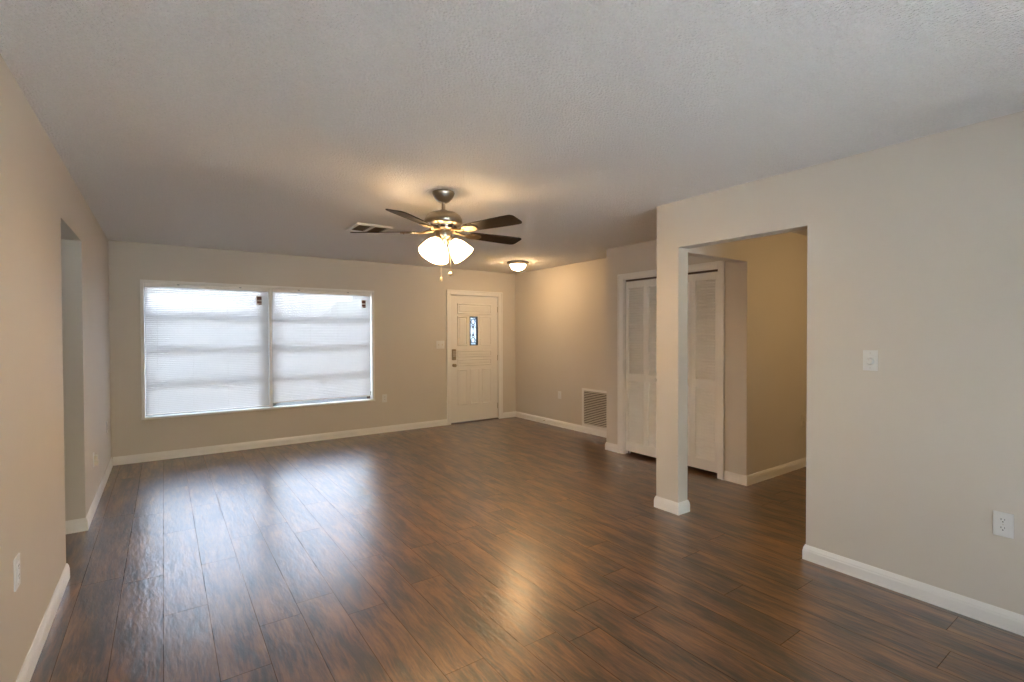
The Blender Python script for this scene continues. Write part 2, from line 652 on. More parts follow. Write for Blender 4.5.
baseboard('baseboard_left', 'white baseboard along the left wall and its opening',
          [(XL - WT, LO0), (XL, LO0), (XL, YB)], [(XL, YF), (XL, LO1), (XL - WT, LO1)])
baseboard('baseboard_far', 'white baseboard along the far window wall',
          [(DO0, YF), (XL + BT, YF)], [(XE - BT, YF), (DO1, YF)])
baseboard('baseboard_entry', 'white baseboard along the entry side wall', [(XE, YC + BT), (XE, YF)])
baseboard('baseboard_closet', 'white baseboard stubs either side of the closet casing',
          [(XC, CO1), (XC, YC), (XE - BT, YC)])
baseboard('baseboard_hall', 'white baseboard wrapping the closet corner along hall wall',
          [(6.6, YH), (XC, YH), (XC, CO0)])
baseboard('baseboard_right', 'white baseboard along the right wall turning at its end',
          [(XR, YB), (XR, YW), (XR + WT, YW)])
w = MB()
XM = XR + WT / 2
w.sweep([(XM, COL0), (XR, COL0), (XR, COL1), (XR + WT, COL1), (XR + WT, COL0), (XM, COL0)], BP)
tag(w.build('baseboard_column', M['trim']), 'white baseboard boxed around the foot of the column', 'baseboard', kind='structure')

# ------------------------------------------------------------------ front door (structure door_1)
d1 = tag(root('door_1', ((DX0 + DX1) / 2, YF, 0)), 'white embossed front door with narrow leaded glass light', 'door', kind='structure')
cx = (DX0 + DX1) / 2
CP = 0.016


def casing(w, x0, x1, z1, o0, o1, oz, y=0.0):
    """three-sided door casing with a stepped face, looking to -y"""
    for a, b_ in ((o0, x0), (x1, o1)):
        w.box((a, y - CP, 0), (b_, y, oz), 0.004)
        m0, m1 = (a, a + 0.02) if a == o0 else (b_ - 0.02, b_)
        w.box((m0, y - CP - 0.006, 0), (m1, y - CP + 0.002, oz), 0.003)
    w.box((x0, y - CP, z1), (x1, y, oz), 0.004)
    w.box((o0 + 0.001, y - CP - 0.006, oz - 0.02), (o1 - 0.001, y - CP + 0.002, oz), 0.003)


w = MB()
casing(w, DX0 - cx + 0.012, DX1 - cx - 0.012, DZ1 - 0.012, DO0 - cx, DO1 - cx, 2.108)
w.build('casing', M['trim'], d1)
w = MB()
w.box((DX0 - cx, 0.0, 0), (DX0 - cx + 0.014, 0.16, DZ1)).box((DX1 - cx - 0.014, 0, 0), (DX1 - cx, 0.16, DZ1)).box((DX0 - cx + 0.014, 0, DZ1 - 0.014), (DX1 - cx - 0.014, 0.16, DZ1))
w.box((DX0 - cx + 0.014, 0.070, DZ1 - 0.05), (DX1 - cx - 0.014, 0.11, DZ1 - 0.014))
w.box((DX0 - cx + 0.014, 0.074, 0.02), (DX0 - cx + 0.026, 0.11, DZ1 - 0.014)).box((DX1 - cx - 0.026, 0.074, 0.02), (DX1 - cx - 0.014, 0.11, DZ1 - 0.014))
w.build('jamb', M['trim'], d1)
part_label(MB().box((DX0 - cx + 0.014, -0.005, 0), (DX1 - cx - 0.014, 0.16, 0.014), 0.004).build('threshold', M['track'], d1), 'dark metal threshold')
LX0, LX1 = DX0 - cx + 0.018, DX1 - cx - 0.018
LZ0, LZ1 = 0.018, DZ1 - 0.022
LY = 0.022                                 # door face, slightly inside the casing
GX0, GX1, GZ0, GZ1 = 4.032 - cx, 4.172 - cx, 1.238, 1.692
w = MB()
w.box((LX0, LY, LZ0), (GX0, LY + 0.044, LZ1)).box((GX1, LY, LZ0), (LX1, LY + 0.044, LZ1))
w.box((GX0, LY, LZ0), (GX1, LY + 0.044, GZ0)).box((GX0, LY, GZ1), (GX1, LY + 0.044, LZ1))
st = [(0, 0), (0.008, 0.011), (0.018, 0.011), (0.028, 0.002), (0.042, 0.008)]
P0, P1 = 3.80 - cx, 4.44 - cx
w.rings(P0, P1, 1.735, 1.905, LY, st)
w.rings(P0, P1, 1.045, 1.155, LY, st)
w.rings(P0, P1, 0.905, 1.020, LY, st)
w.rings(P0, GX0 - 0.045, GZ0 - 0.01, GZ1 + 0.01, LY, st)
w.rings(GX1 + 0.045, P1, GZ0 - 0.01, GZ1 + 0.01, LY, st)
pw = (P1 - P0 - 0.08) / 3
for k in range(3):
    x = P0 + k * (pw + 0.04)
    w.rings(x, x + pw, 0.285, 0.855, LY, st)
leaf = w.build('door_leaf', M['door'], d1)
gl = part_label(MB().box((GX0, LY + 0.015, GZ0), (GX1, LY + 0.025, GZ1)).build('door_light', M['leaded'], d1), 'narrow textured glass light')
w = MB()
gx, gy = (GX0 + GX1) / 2, LY + 0.012
t_ = 0.010
w.box((GX0 - 0.006, LY - 0.006, GZ0 - 0.006), (GX0 + t_, LY + 0.012, GZ1 + 0.006), 0.003)
w.box((GX1 - t_ - 0.012, LY - 0.006, GZ0 - 0.006), (GX1 + 0.006, LY + 0.012, GZ1 + 0.006), 0.003)
w.box((GX0, LY - 0.006, GZ0 - 0.006), (GX1, LY + 0.012, GZ0 + t_), 0.003)
w.box((GX0, LY - 0.006, GZ1 - t_ - 0.006), (GX1, LY + 0.012, GZ1 + 0.006), 0.003)


def ring_pts(x, z, rx, rz, a0=0, a1=360, n=24):
    return [(x + rx * math.cos(math.radians(a0 + (a1 - a0) * k / n)), gy, z + rz * math.sin(math.radians(a0 + (a1 - a0) * k / n))) for k in range(n + 1)]


gz = (GZ0 + GZ1) / 2
for s_ in (1, -1):
    w.tube(ring_pts(gx - 0.005, gz + s_ * 0.150, 0.038, 0.042), 0.0075, 6)
    w.ball((gx - 0.005, gy, gz + s_ * 0.068), (0.020, 0.008, 0.022))
    w.tube([(gx - 0.005, gy, gz + s_ * 0.068), (gx - 0.005, gy, gz + s_ * 0.012)], [0.009, 0.003], 6)
    for q in (1, -1):
        w.tube([(gx - 0.005, gy, gz + s_ * 0.108), (gx - 0.005 + q * 0.035, gy, gz + s_ * 0.085), (gx - 0.005 + q * 0.045, gy, gz + s_ * 0.045)], 0.004, 6)
        w.tube([(gx - 0.005 + q * 0.03, gy, gz + s_ * 0.178), (gx - 0.005 + q * 0.052, gy, gz + s_ * 0.205)], 0.006, 6)
part_label(w.build('leaded_came', M['came'], gl, smooth=True), 'dark leaded scrollwork over the glass')
# keypad deadbolt and knob
w = MB().box((3.696 - cx, LY - 0.024, 1.005), (3.766 - cx, LY, 1.178), 0.012, seg=3)
lk = part_label(w.build('deadbolt_keypad', M['brass'], d1, smooth=True), 'aged metal deadbolt with keypad')
w = MB()
for r_ in range(4):
    for c_ in range(2):
        w.box((3.709 - cx + c_ * 0.024, LY - 0.028, 1.062 + r_ * 0.024), (3.727 - cx + c_ * 0.024, LY - 0.023, 1.078 + r_ * 0.024), 0.002)
w.build('keypad_buttons', M['grille'], lk)
w = MB()
w.lathe([(0.0, 0.0), (0.026, 0.0), (0.026, 0.006), (0.012, 0.012), (0.011, 0.03), (0.022, 0.038), (0.027, 0.05), (0.024, 0.06), (0.0, 0.064)], 24,
        Matrix.Translation((3.731 - cx, LY, 0.922)) @ Matrix.Rotation(PI / 2, 4, 'X'))
part_label(w.build('door_knob', M['brass'], d1, smooth=True), 'round aged metal knob')
for z in (0.22, 1.02, 1.82):
    w = MB().tube([(LX1 + 0.004, LY - 0.004, z - 0.045), (LX1 + 0.004, LY - 0.004, z + 0.045)], 0.006, 8)
    w.build('hinge', M['nickel'], d1)

# ------------------------------------------------------------------ closet: trim_1 casing, bifold doors door_2 and door_4
def to_closet(o):
    """local frame of the closet front: +x runs toward the viewer along the wall, -y looks into the room"""
    o.location = (XC, (CY0 + CY1) / 2, 0)
    o.rotation_euler = (0, 0, -PI / 2)
    return o


cm = (CY0 + CY1) / 2
HW = (CY1 - CY0) / 2
t1 = MB()
casing(t1, -HW + 0.004, HW - 0.004, CZ1 - 0.006, -(CO1 - cm), cm - CO0, 2.112)
t1.box((-HW, 0, 0), (-HW + 0.012, 0.1, CZ1)).box((HW - 0.012, 0, 0), (HW, 0.1, CZ1)).box((-HW + 0.012, 0, CZ1 - 0.012), (HW - 0.012, 0.1, CZ1))
tag(to_closet(t1.build('trim_1', M['trim'])), 'white casing around the louvered closet doors', 'door casing', kind='structure')
tr = MB()
tr.box((-HW + 0.012, 0.020, CZ1 - 0.030), (HW - 0.012, 0.056, CZ1 - 0.012))  # dark track colour also paints the shadow in the gap over the doors
tag(to_closet(tr.build('trim_2', M['track'])), 'sliding track above the closet doors, darkened as the shadowed gap', 'door track', kind='structure')

LWID = (2 * HW - 0.024 - 0.012) / 4


def louver_leaf(x0, parent, knob):
    """one bifold leaf from x0, face at y=0.02"""
    x1 = x0 + LWID - 0.002
    y0, y1 = 0.020, 0.050
    zb, zt, zm0, zm1 = 0.042, CZ1 - 0.034, 0.865, 0.945
    s_ = 0.036
    w = MB()
    w.box((x0, y0, zb), (x0 + s_, y1, zt), 0.002).box((x1 - s_, y0, zb), (x1, y1, zt), 0.002)
    w.box((x0 + s_, y0, zt - 0.075), (x1 - s_, y1, zt), 0.002)
    w.box((x0 + s_, y0, zm0), (x1 - s_, y1, zm1), 0.002)
    w.box((x0 + s_, y0, zb), (x1 - s_, y1, zb + 0.105), 0.002)
    lf = w.build('door_leaf', M['door'], parent)
    w = MB()
    for a, b_ in ((zb + 0.105, zm0), (zm1, zt - 0.075)):
        n = int(round((b_ - a) / 0.0285))
        stp = (b_ - a) / n
        for k in range(n):
            z = a + stp * (k + 0.5)
            mt = Matrix.Translation(((x0 + x1) / 2, 0.036, z)) @ Matrix.Rotation(math.radians(48), 4, 'X')
            w.box((-(x1 - x0) / 2 + s_ - 0.002, -0.0195, -0.0026), ((x1 - x0) / 2 - s_ + 0.002, 0.0195, 0.0026), 0, mt)
    w.build('louvers', M['louver'], lf)
    if knob:
        w = MB().lathe([(0, 0), (0.010, 0), (0.008, 0.012), (0.016, 0.022), (0.017, 0.03), (0.011, 0.036), (0, 0.037)], 20,
                       Matrix.Translation(((x0 + x1) / 2, y0, 0.905)) @ Matrix.Rotation(PI / 2, 4, 'X'))
        w.build('knob', M['trim'], lf, smooth=True)
    w = MB()
    for z in (0.25, 1.02, 1.8):
        w.tube([(x1 + 0.001, y0 + 0.004, z - 0.03), (x1 + 0.001, y0 + 0.004, z + 0.03)], 0.004, 6)
    if not knob:
        w.build('hinge', M['trim'], lf)
    else:
        w.bm.free()


for nm, x, lab, kn in (('door_2', -HW + 0.013, 'white louvered bifold closet doors left of the column', (False, True)),
                       ('door_4', 0.005, 'white louvered bifold closet doors right of the column', (True, False))):
    d = tag(to_closet(root(nm)), lab, 'closet door', kind='structure')
    louver_leaf(x, d, kn[0])
    louver_leaf(x + LWID, d, kn[1])
    px = x + 0.03 if nm == 'door_2' else x + 2 * LWID - 0.03
    w = MB().box((px - 0.035, 0.015, 0.0), (px + 0.02, 0.05, 0.006), 0.001).tube([(px, 0.034, 0.004), (px, 0.034, 0.045)], 0.005, 8)
    part_label(w.build('pivot_bracket', M['track'], d), 'dark floor pivot bracket')

# ------------------------------------------------------------------ window_1
win = tag(root('window_1', ((WX0 + WX1) / 2, YF, WZ0)), 'wide white-trimmed window of two awning units', 'window', kind='structure')
wx = (WX0 + WX1) / 2
ww, wh = WX1 - WX0, WZ1 - WZ0
w = MB()
for a, b_ in (((-ww / 2 - 0.026, -0.016, -0.016), (-ww / 2 + 0.006, 0.0, wh + 0.026)), ((ww / 2 - 0.006, -0.016, -0.016), (ww / 2 + 0.026, 0.0, wh + 0.026)),
              ((-ww / 2 + 0.006, -0.016, wh - 0.006), (ww / 2 - 0.006, 0.0, wh + 0.026))):
    w.box(a, b_, 0.003)
for a, b_ in (((-ww / 2, 0, 0), (-ww / 2 + 0.008, 0.12, wh)), ((ww / 2 - 0.008, 0, 0), (ww / 2, 0.12, wh)), ((-ww / 2 + 0.008, 0, wh - 0.008), (ww / 2 - 0.008, 0.12, wh))):
    w.box(a, b_)
w.build('window_frame', M['trim'], win)
MB().box((-ww / 2 - 0.03, -0.022, -0.016), (ww / 2 + 0.03, 0.0, 0.008), 0.004).box((-ww / 2 + 0.008, -0.002, -0.0), (ww / 2 - 0.008, 0.12, 0.008)).build('window_sill', M['trim'], win)
MUL = 1.112 - wx                           # centre of the mullion
part_label(MB().box((MUL - 0.016, 0.006, 0.008), (MUL + 0.016, 0.10, wh - 0.008), 0.003).build('mullion', M['trim'], win), 'white post between the two units')
w = MB()
units = ((-ww / 2 + 0.008, MUL - 0.016), (MUL + 0.016, ww / 2 - 0.008))
for ux0, ux1 in units:
    lw = 0.075 if ux0 > MUL - 0.1 else 0.03
    rw = 0.075 if ux1 < MUL + 0.1 else 0.03
    lw = 0.05 if ux0 > MUL - 0.1 else lw
    w.box((ux0, 0.105, 0.008), (ux0 + lw, 0.155, wh - 0.008)).box((ux1 - rw, 0.105, 0.008), (ux1, 0.155, wh - 0.008))
    w.box((ux0, 0.105, wh - 0.045), (ux1, 0.155, wh - 0.008)).box((ux0, 0.105, 0.008), (ux1, 0.155, 0.045))
    for k in (1, 2, 3):
        z = wh * k / 4
        w.box((ux0 + 0.02, 0.110, z - 0.019), (ux1 - 0.02, 0.150, z + 0.019), 0.003)
part_label(w.build('sash_frame', M['alu'], win), 'grey aluminium awning sash rails')
for ux0, ux1 in units:
    for k in range(4):
        MB().box((ux0 + 0.02, 0.128, wh * k / 4 + 0.016), (ux1 - 0.02, 0.132, wh * (k + 1) / 4 - 0.016)).build('glass_pane', M['glass'], win)
w = MB()
w.box((ww / 2 - 0.05, 0.075, 0.012), (ww / 2 - 0.012, 0.105, 0.05), 0.004)
w.tube([(ww / 2 - 0.022, 0.07, 0.035), (ww / 2 - 0.018, 0.045, 0.06), (ww / 2 - 0.016, 0.04, 0.105)], 0.007, 8)
w.ball((ww / 2 - 0.016, 0.04, 0.112), 0.010)
part_label(w.build('crank_handle', M['track'], win, smooth=True), 'dark window crank')


# mini blinds, one in front of each unit
def blind(x0, x1, zbot, label, tagx):
    b = tag(root('window_blind', ((x0 + x1) / 2, YF + 0.035, WZ1 - 0.008)), label, 'blind', 'mini blinds in the wide window')
    hw = (x1 - x0) / 2
    top = 0.0
    bot = zbot - (WZ1 - 0.008)
    MB().box((-hw, -0.018, -0.034), (hw, 0.018, 0.0), 0.003).box((-hw, -0.024, -0.040), (hw, -0.019, -0.001), 0.001).build('headrail', M['trim'], b)
    w = MB()
    p = 0.0213
    n = int((-bot - 0.052 - 0.020) / p) + 1
    for k in range(n):
        z = -0.052 - k * p
        pts = []
        for q in (-1, -0.33, 0.33, 1):
            y = q * 0.0125
            pts.append((y, 0.0018 * (1 - q * q)))
        prof = pts + [(y, z_ - 0.0006) for y, z_ in pts[::-1]]
        a = math.radians(SLAT_TILT)
        prof = [(y * math.cos(a) - z_ * math.sin(a), z + y * math.sin(a) + z_ * math.cos(a)) for y, z_ in prof]
        w.prism(prof, 0, -hw + 0.003, hw - 0.003)
    w.build('slats', M['slat'], b)
    MB().box((-hw + 0.002, -0.013, bot), (hw - 0.002, 0.013, bot + 0.016), 0.003).build('bottom_rail', M['trim'], b)
    w = MB()
    for fx in (-0.82, -0.28, 0.28, 0.82):
        for y in (-0.0135, 0.0135):
            w.tube([(hw * fx, y, -0.03), (hw * fx, y, bot + 0.01)], 0.0008, 5)
    w.build('ladder_cord', M['cord'], b)
    for fx in (-0.5, 0.5):
        MB().box((hw * fx - 0.012, -0.027, -0.012), (hw * fx + 0.012, -0.016, 0.003), 0.002).build('bracket', M['alu'], b)
    tx = tagx - (x0 + x1) / 2
    tz = 1.845 - (WZ1 - 0.008)
    tg = MB().box((tx - 0.034, -0.0195, tz - 0.062), (tx + 0.034, -0.0175, tz + 0.055), 0.0006).build('warning_tag', M['tag'], b)
    w = MB()
    w.box((tx - 0.026, -0.0203, tz + 0.004), (tx + 0.026, -0.0193, tz + 0.046))
    w.box((tx - 0.026, -0.0203, tz - 0.040), (tx + 0.026, -0.0193, tz - 0.012))
    w.box((tx - 0.010, -0.0203, tz - 0.056), (tx + 0.026, -0.0193, tz - 0.044))
    part_label(w.build('tag_print', M['tagink'], tg), 'dark printed blocks on the tag')
    return b


SLAT_TILT = 58.7
blind(WX0 + 0.012, 1.096 - 0.004, 0.508, 'white mini blind covering the left half of the window', 0.985)
blind(1.128 + 0.006, WX1 - 0.016, 0.540, 'white mini blind covering right half of window, hung slightly higher', 2.304)


# ------------------------------------------------------------------ wall plates
def plate_root(name, p, facing, label, cat):
    """local -y looks into the room"""
    rz = {'-y': 0.0, '+x': PI / 2, '-x': -PI / 2}[facing]
    return tag(root(name, p, rz), label, cat)


def plate(parent, w_, h_, mat):
    m = MB().box((-w_ / 2, -0.006, -h_ / 2), (w_ / 2, 0.0, h_ / 2), 0.0028, seg=3)
    return m.build('cover_plate', mat, parent, smooth=True)


def screw(parent, x, z, mat):
    MB().lathe([(0, 0), (0.0035, 0), (0.003, 0.0012), (0, 0.0014)], 12, Matrix.Translation((x, -0.006, z)) @ Matrix.Rotation(PI / 2, 4, 'X')).build('screw', mat, parent)


def outlet(p, facing, label, mat='plate', decora=False):
    r = plate_root('wall_outlet', p, facing, label, 'outlet')
    plate(r, 0.072, 0.116, M[mat])
    for s in (1, -1):
        z = s * 0.0195
        w = MB()
        pts = [(0.0165 * max(-1, min(1, 1.18 * math.cos(2 * PI * k / 24))), z + 0.0142 * max(-1, min(1, 1.12 * math.sin(2 * PI * k / 24)))) for k in range(24)]
        w.prism(pts, 1, -0.0085, -0.0055)
        rc = w.build('receptacle', M[mat], r)
        w = MB()
        w.box((-0.0075, -0.0088, z + 0.001), (-0.0052, -0.0083, z + 0.0095)).box((0.0052, -0.0088, z + 0.002), (0.0072, -0.0083, z + 0.009))
        w.lathe([(0, 0), (0.0028, 0), (0.0028, 0.0005), (0, 0.0005)], 12, Matrix.Translation((0, -0.0083, z - 0.006)) @ Matrix.Rotation(PI / 2, 4, 'X'))
        w.build('slots', M['slot'], rc)
    screw(r, 0, 0, M['grille'])
    return r


outlet((XR, 0.562, 0.497), '-x', 'white duplex outlet low on the right wall nearest the viewer')
outlet((2.592, YF, 0.494), '-y', 'outlet low on the far wall just right of the window')
outlet((XE, 5.702, 0.484), '-x', 'outlet low on the entry side wall left of the return grille')
outlet((5.505, YH, 0.494), '-y', 'outlet on the warm hall wall at the edge of the right wall', 'ivory')
o_ = outlet((XL, 5.20, 0.405), '+x', 'outlet with a plug-in adapter on left wall past the opening')
w = MB().box((-0.024, -0.034, -0.044), (0.024, -0.008, -0.004), 0.005, seg=2)
w.box((-0.03, -0.03, 0.004), (0.03, -0.0085, 0.04), 0.006, seg=2)
part_label(w.build('plug_adapter', M['ivory'], o_, smooth=True), 'beige plug-in adapter')
outlet((XL, 6.38, 0.492), '+x', 'outlet on left wall close to the far corner by the window')

# blank decorator plate on the left wall, near the camera
r = plate_root('wall_outlet', (XL, 2.65, 0.50), '+x', 'white decorator outlet low on the left wall nearest the viewer', 'outlet')
plate(r, 0.078, 0.122, M['plate'])
fc = MB().box((-0.0165, -0.0085, -0.0335), (0.0165, -0.0055, 0.0335), 0.0015).build('receptacle', M['plate'], r)
for z in (0.019, -0.019):
    w = MB()
    w.box((-0.0075, -0.0089, z + 0.001), (-0.0055, -0.0084, z + 0.009)).box((0.0055, -0.0089, z + 0.002), (0.0073, -0.0084, z + 0.009))
    w.lathe([(0, 0), (0.0026, 0), (0.0026, 0.0005), (0, 0.0005)], 12, Matrix.Translation((0, -0.0084, z - 0.006)) @ Matrix.Rotation(PI / 2, 4, 'X'))
    w.build('slots', M['slot'], fc)
screw(r, 0, 0.048, M['grille'])
screw(r, 0, -0.048, M['grille'])

# rotary dimmer on the right wall
r = plate_root('dimmer_switch', (XR, 1.108, 1.257), '-x', 'white rotary dimmer plate at eye level on the right wall', 'switch')
plate(r, 0.072, 0.116, M['plate'])
kb = MB().lathe([(0, 0), (0.021, 0), (0.0205, 0.004), (0.018, 0.013), (0.015, 0.0165), (0, 0.0175)], 32, Matrix.Translation((0, -0.006, -0.004)) @ Matrix.Rotation(PI / 2, 4, 'X')).build('dial', M['plate'], r, smooth=True)
MB().box((-0.001, -0.0245, 0.0), (0.001, -0.0232, 0.012)).build('pointer', M['grille'], kb)
screw(r, 0, 0.042, M['grille'])
screw(r, 0, -0.042, M['grille'])

# two-gang switch by the front door
r = plate_root('light_switch', (3.488, YF, 1.252), '-y', 'two-gang light switch on far wall just left of front door', 'switch')
plate(r, 0.142, 0.122, M['plate'])
for x in (-0.0305, 0.0305):
    MB().box((x - 0.007, -0.0075, -0.014), (x + 0.007, -0.0055, 0.014), 0.001).build('switch_bezel', M['ivory'], r)
    MB().prism([(-0.007, -0.004), (-0.017, 0.006), (-0.017, 0.010), (-0.007, 0.006)], 0, x - 0.004, x + 0.004).build('toggle', M['ivory'], r)
    screw(r, x, 0.042, M['grille'])
    screw(r, x, -0.042, M['grille'])

# ------------------------------------------------------------------ return grille on the entry wall
GY0, GY1 = 4.60, 5.205
r = plate_root('return_air_grille', (XE, (GY0 + GY1) / 2, 0.364), '-x', 'large louvered return air grille beside the closet wall', 'vent')
gw, gh = (GY1 - GY0) / 2, 0.272
w = MB()
f_ = 0.036
for a, b_ in (((-gw, -0.012, -gh), (-gw + f_, 0, gh)), ((gw - f_, -0.012, -gh), (gw, 0, gh)), ((-gw + f_, -0.012, gh - f_), (gw - f_, 0, gh)), ((-gw + f_, -0.012, -gh), (gw - f_, 0, -gh + f_))):
    w.box(a, b_, 0.003)
w.build('grille_frame', M['trim'], r)
part_label(MB().box((-gw + f_, -0.002, -gh + f_), (gw - f_, -0.0005, gh - f_)).build('backing', M['duct'], r), 'dark sheet standing in for the shaded duct behind the blades')
w = MB()
n = 20
for k in range(n):
    z = -gh + f_ + (2 * gh - 2 * f_) * (k + 0.5) / n
    mt = Matrix.Translation((0, -0.0072, z)) @ Matrix.Rotation(math.radians(38), 4, 'X')
    w.box((-gw + f_ - 0.001, -0.0075, -0.0012), (gw - f_ + 0.001, 0.0075, 0.0012), 0, mt)
w.build('louvers', M['grille'], r)

# spring door stop on the entry baseboard
r = plate_root('door_stop', (XE - BT, 6.02, 0.055), '-x', 'small spring door stop on the entry wall baseboard', 'door stop')
w = MB().lathe([(0, 0), (0.011, 0), (0.011, 0.004), (0.006, 0.006), (0.006, 0.012), (0, 0.012)], 16, Matrix.Rotation(PI / 2, 4, 'X'))
w.build('base', M['trim'], r, smooth=True)
w = MB().tube([(0.005 * math.cos(k * 0.9), -0.012 - k * 0.0006, 0.005 * math.sin(k * 0.9)) for k in range(90)], 0.0011, 5)
w.build('spring', M['brass'], r)
MB().lathe([(0, 0), (0.007, 0), (0.008, 0.006), (0.006, 0.014), (0, 0.016)], 16, Matrix.Translation((0, -0.064, 0)) @ Matrix.Rotation(PI / 2, 4, 'X')).build('tip', M['plate'], r, smooth=True)

# ------------------------------------------------------------------ ceiling supply vent
VX0, VX1, VY0, VY1 = 1.455, 1.800, 4.510, 4.865
r = tag(root('ceiling_vent', ((VX0 + VX1) / 2, (VY0 + VY1) / 2, H)), 'white square ceiling vent with two dark louver banks near fan', 'vent')
vw, vh = (VX1 - VX0) / 2, (VY1 - VY0) / 2
w = MB()
f_ = 0.034
for a, b_ in (((-vw, -vh, -0.018), (-vw + f_, vh, 0)), ((vw - f_, -vh, -0.018), (vw, vh, 0)), ((-vw + f_, vh - f_, -0.018), (vw - f_, vh, 0)), ((-vw + f_, -vh, -0.018), (vw - f_, -vh + f_, 0)), ((-0.013, -vh + f_, -0.018), (0.013, vh - f_, 0))):
    w.box(a, b_, 0.003)
w.build('vent_frame', M['trim'], r)
part_label(MB().box((-vw + f_, -vh + f_, -0.002), (vw - f_, vh - f_, -0.0005)).build('backing', M['duct'], r), 'dark sheet standing in for the shaded duct opening')
for a, b_, s_ in ((-vw + f_, -0.013, 1), (0.013, vw - f_, -1)):
    w = MB()
    n = 7
    for k in range(n):
        y = -vh + f_ + (2 * vh - 2 * f_) * (k + 0.5) / n
        mt = Matrix.Translation(((a + b_) / 2, y, -0.0072)) @ Matrix.Rotation(math.radians(42), 4, 'X')
        w.box((-(b_ - a) / 2 - 0.001, -0.008, -0.0008), ((b_ - a) / 2 + 0.001, 0.008, 0.0008), 0, mt)
    part_label(w.build('louvers', M['brass'], r), 'dark angled louver bank')

# ------------------------------------------------------------------ ceiling fan
FX, FY = 1.668, 3.216
fan = tag(root('ceiling_fan', (FX, FY, H)), 'brushed nickel ceiling fan with dark blades and lit frosted shades', 'ceiling fan')


def Z(z):
    return z - H


MB().lathe([(0, 0), (0.080, 0), (0.081, -0.008), (0.076, -0.022), (0.062, -0.048), (0.042, -0.068), (0.028, -0.076), (0.0, -0.076)], 40).build('canopy', M['nickel'], fan, smooth=True)
MB().lathe([(0, -0.07), (0.0135, -0.07), (0.0135, Z(2.315)), (0.024, Z(2.312)), (0.026, Z(2.298)), (0.0, Z(2.296))], 24).build('downrod', M['nickel'], fan, smooth=True)
mot = MB().lathe([(0, Z(2.302)), (0.05, Z(2.300)), (0.092, Z(2.288)), (0.122, Z(2.268)), (0.136, Z(2.243)), (0.137, Z(2.222)), (0.128, Z(2.206)), (0.108, Z(2.196)),
                  (0.100, Z(2.193)), (0.092, Z(2.170)), (0.078, Z(2.162)), (0, Z(2.160))], 48).build('motor_housing', M['nickel'], fan, smooth=True)
w = MB()
for k in range(12):
    a = 2 * PI * k / 12
    mt = Matrix.Rotation(a, 4, 'Z') @ Matrix.Translation((0.0975, 0, Z(2.182))) @ Matrix.Rotation(math.radians(-18), 4, 'Y')
    w.box((-0.002, -0.016, -0.0105), (0.0015, 0.016, 0.0105), 0.001, mt)
part_label(w.build('vent_slots', M['track'], mot), 'dark cooling slots')
MB().lathe([(0, Z(2.162)), (0.056, Z(2.160)), (0.060, Z(2.150)), (0.060, Z(2.118)), (0.050, Z(2.104)), (0.034, Z(2.098)), (0.030, Z(2.075)), (0.020, Z(2.060)), (0, Z(2.056))], 36).build('switch_housing', M['nickel'], fan, smooth=True)

BZ = 2.155
TILT = math.radians(-12)


def blade_mesh():
    w = MB()
    r0, r1 = 0.215, 0.665
    half = [(r0, 0.036), (r0 + 0.012, 0.047), (r0 + 0.05, 0.054), (0.36, 0.061), (0.48, 0.067), (0.58, 0.070), (r1 - 0.035, 0.070),
            (r1 - 0.016, 0.066), (r1 - 0.004, 0.055), (r1, 0.040)]
    pts = half + [(x, -h) for x, h in half[::-1]]
    w.prism(pts, 2, -0.003, 0.003)
    return w


def iron_mesh():
    w = MB()
    w.tube([(0.075, 0, 0.010), (0.11, 0, 0.004), (0.150, 0, -0.006), (0.195, 0, -0.009)], [0.015, 0.012, 0.010, 0.009], 10)
    pts = [(0.185, 0.012), (0.215, 0.040), (0.255, 0.044), (0.300, 0.030), (0.318, 0.0), (0.300, -0.030), (0.255, -0.044), (0.215, -0.040), (0.185, -0.012)]
    w.prism(pts, 2, -0.011, -0.0035)
    for p in ((0.235, 0.026), (0.235, -0.026), (0.292, 0.0)):
        w.ball((p[0], p[1], -0.012), (0.006, 0.006, 0.003), n=6)
    return w


bl0 = None
for k in range(5):
    ang = math.radians(-144 + 72 * k)
    if bl0 is None:
        bl0 = blade_mesh().build('blade', M['blade'], fan)
        part_label(iron_mesh().build('blade_iron', M['iron'], bl0, smooth=True), 'nickel blade bracket')
        o = bl0
    else:
        o = bl0.copy()
        C.objects.link(o)
        c = bl0.children[0].copy()
        C.objects.link(c)
        c.parent = o
    o.location = (0, 0, Z(BZ))
    o.rotation_euler = (Matrix.Rotation(ang, 3, 'Z') @ Matrix.Rotation(TILT, 3, 'X')).to_euler()

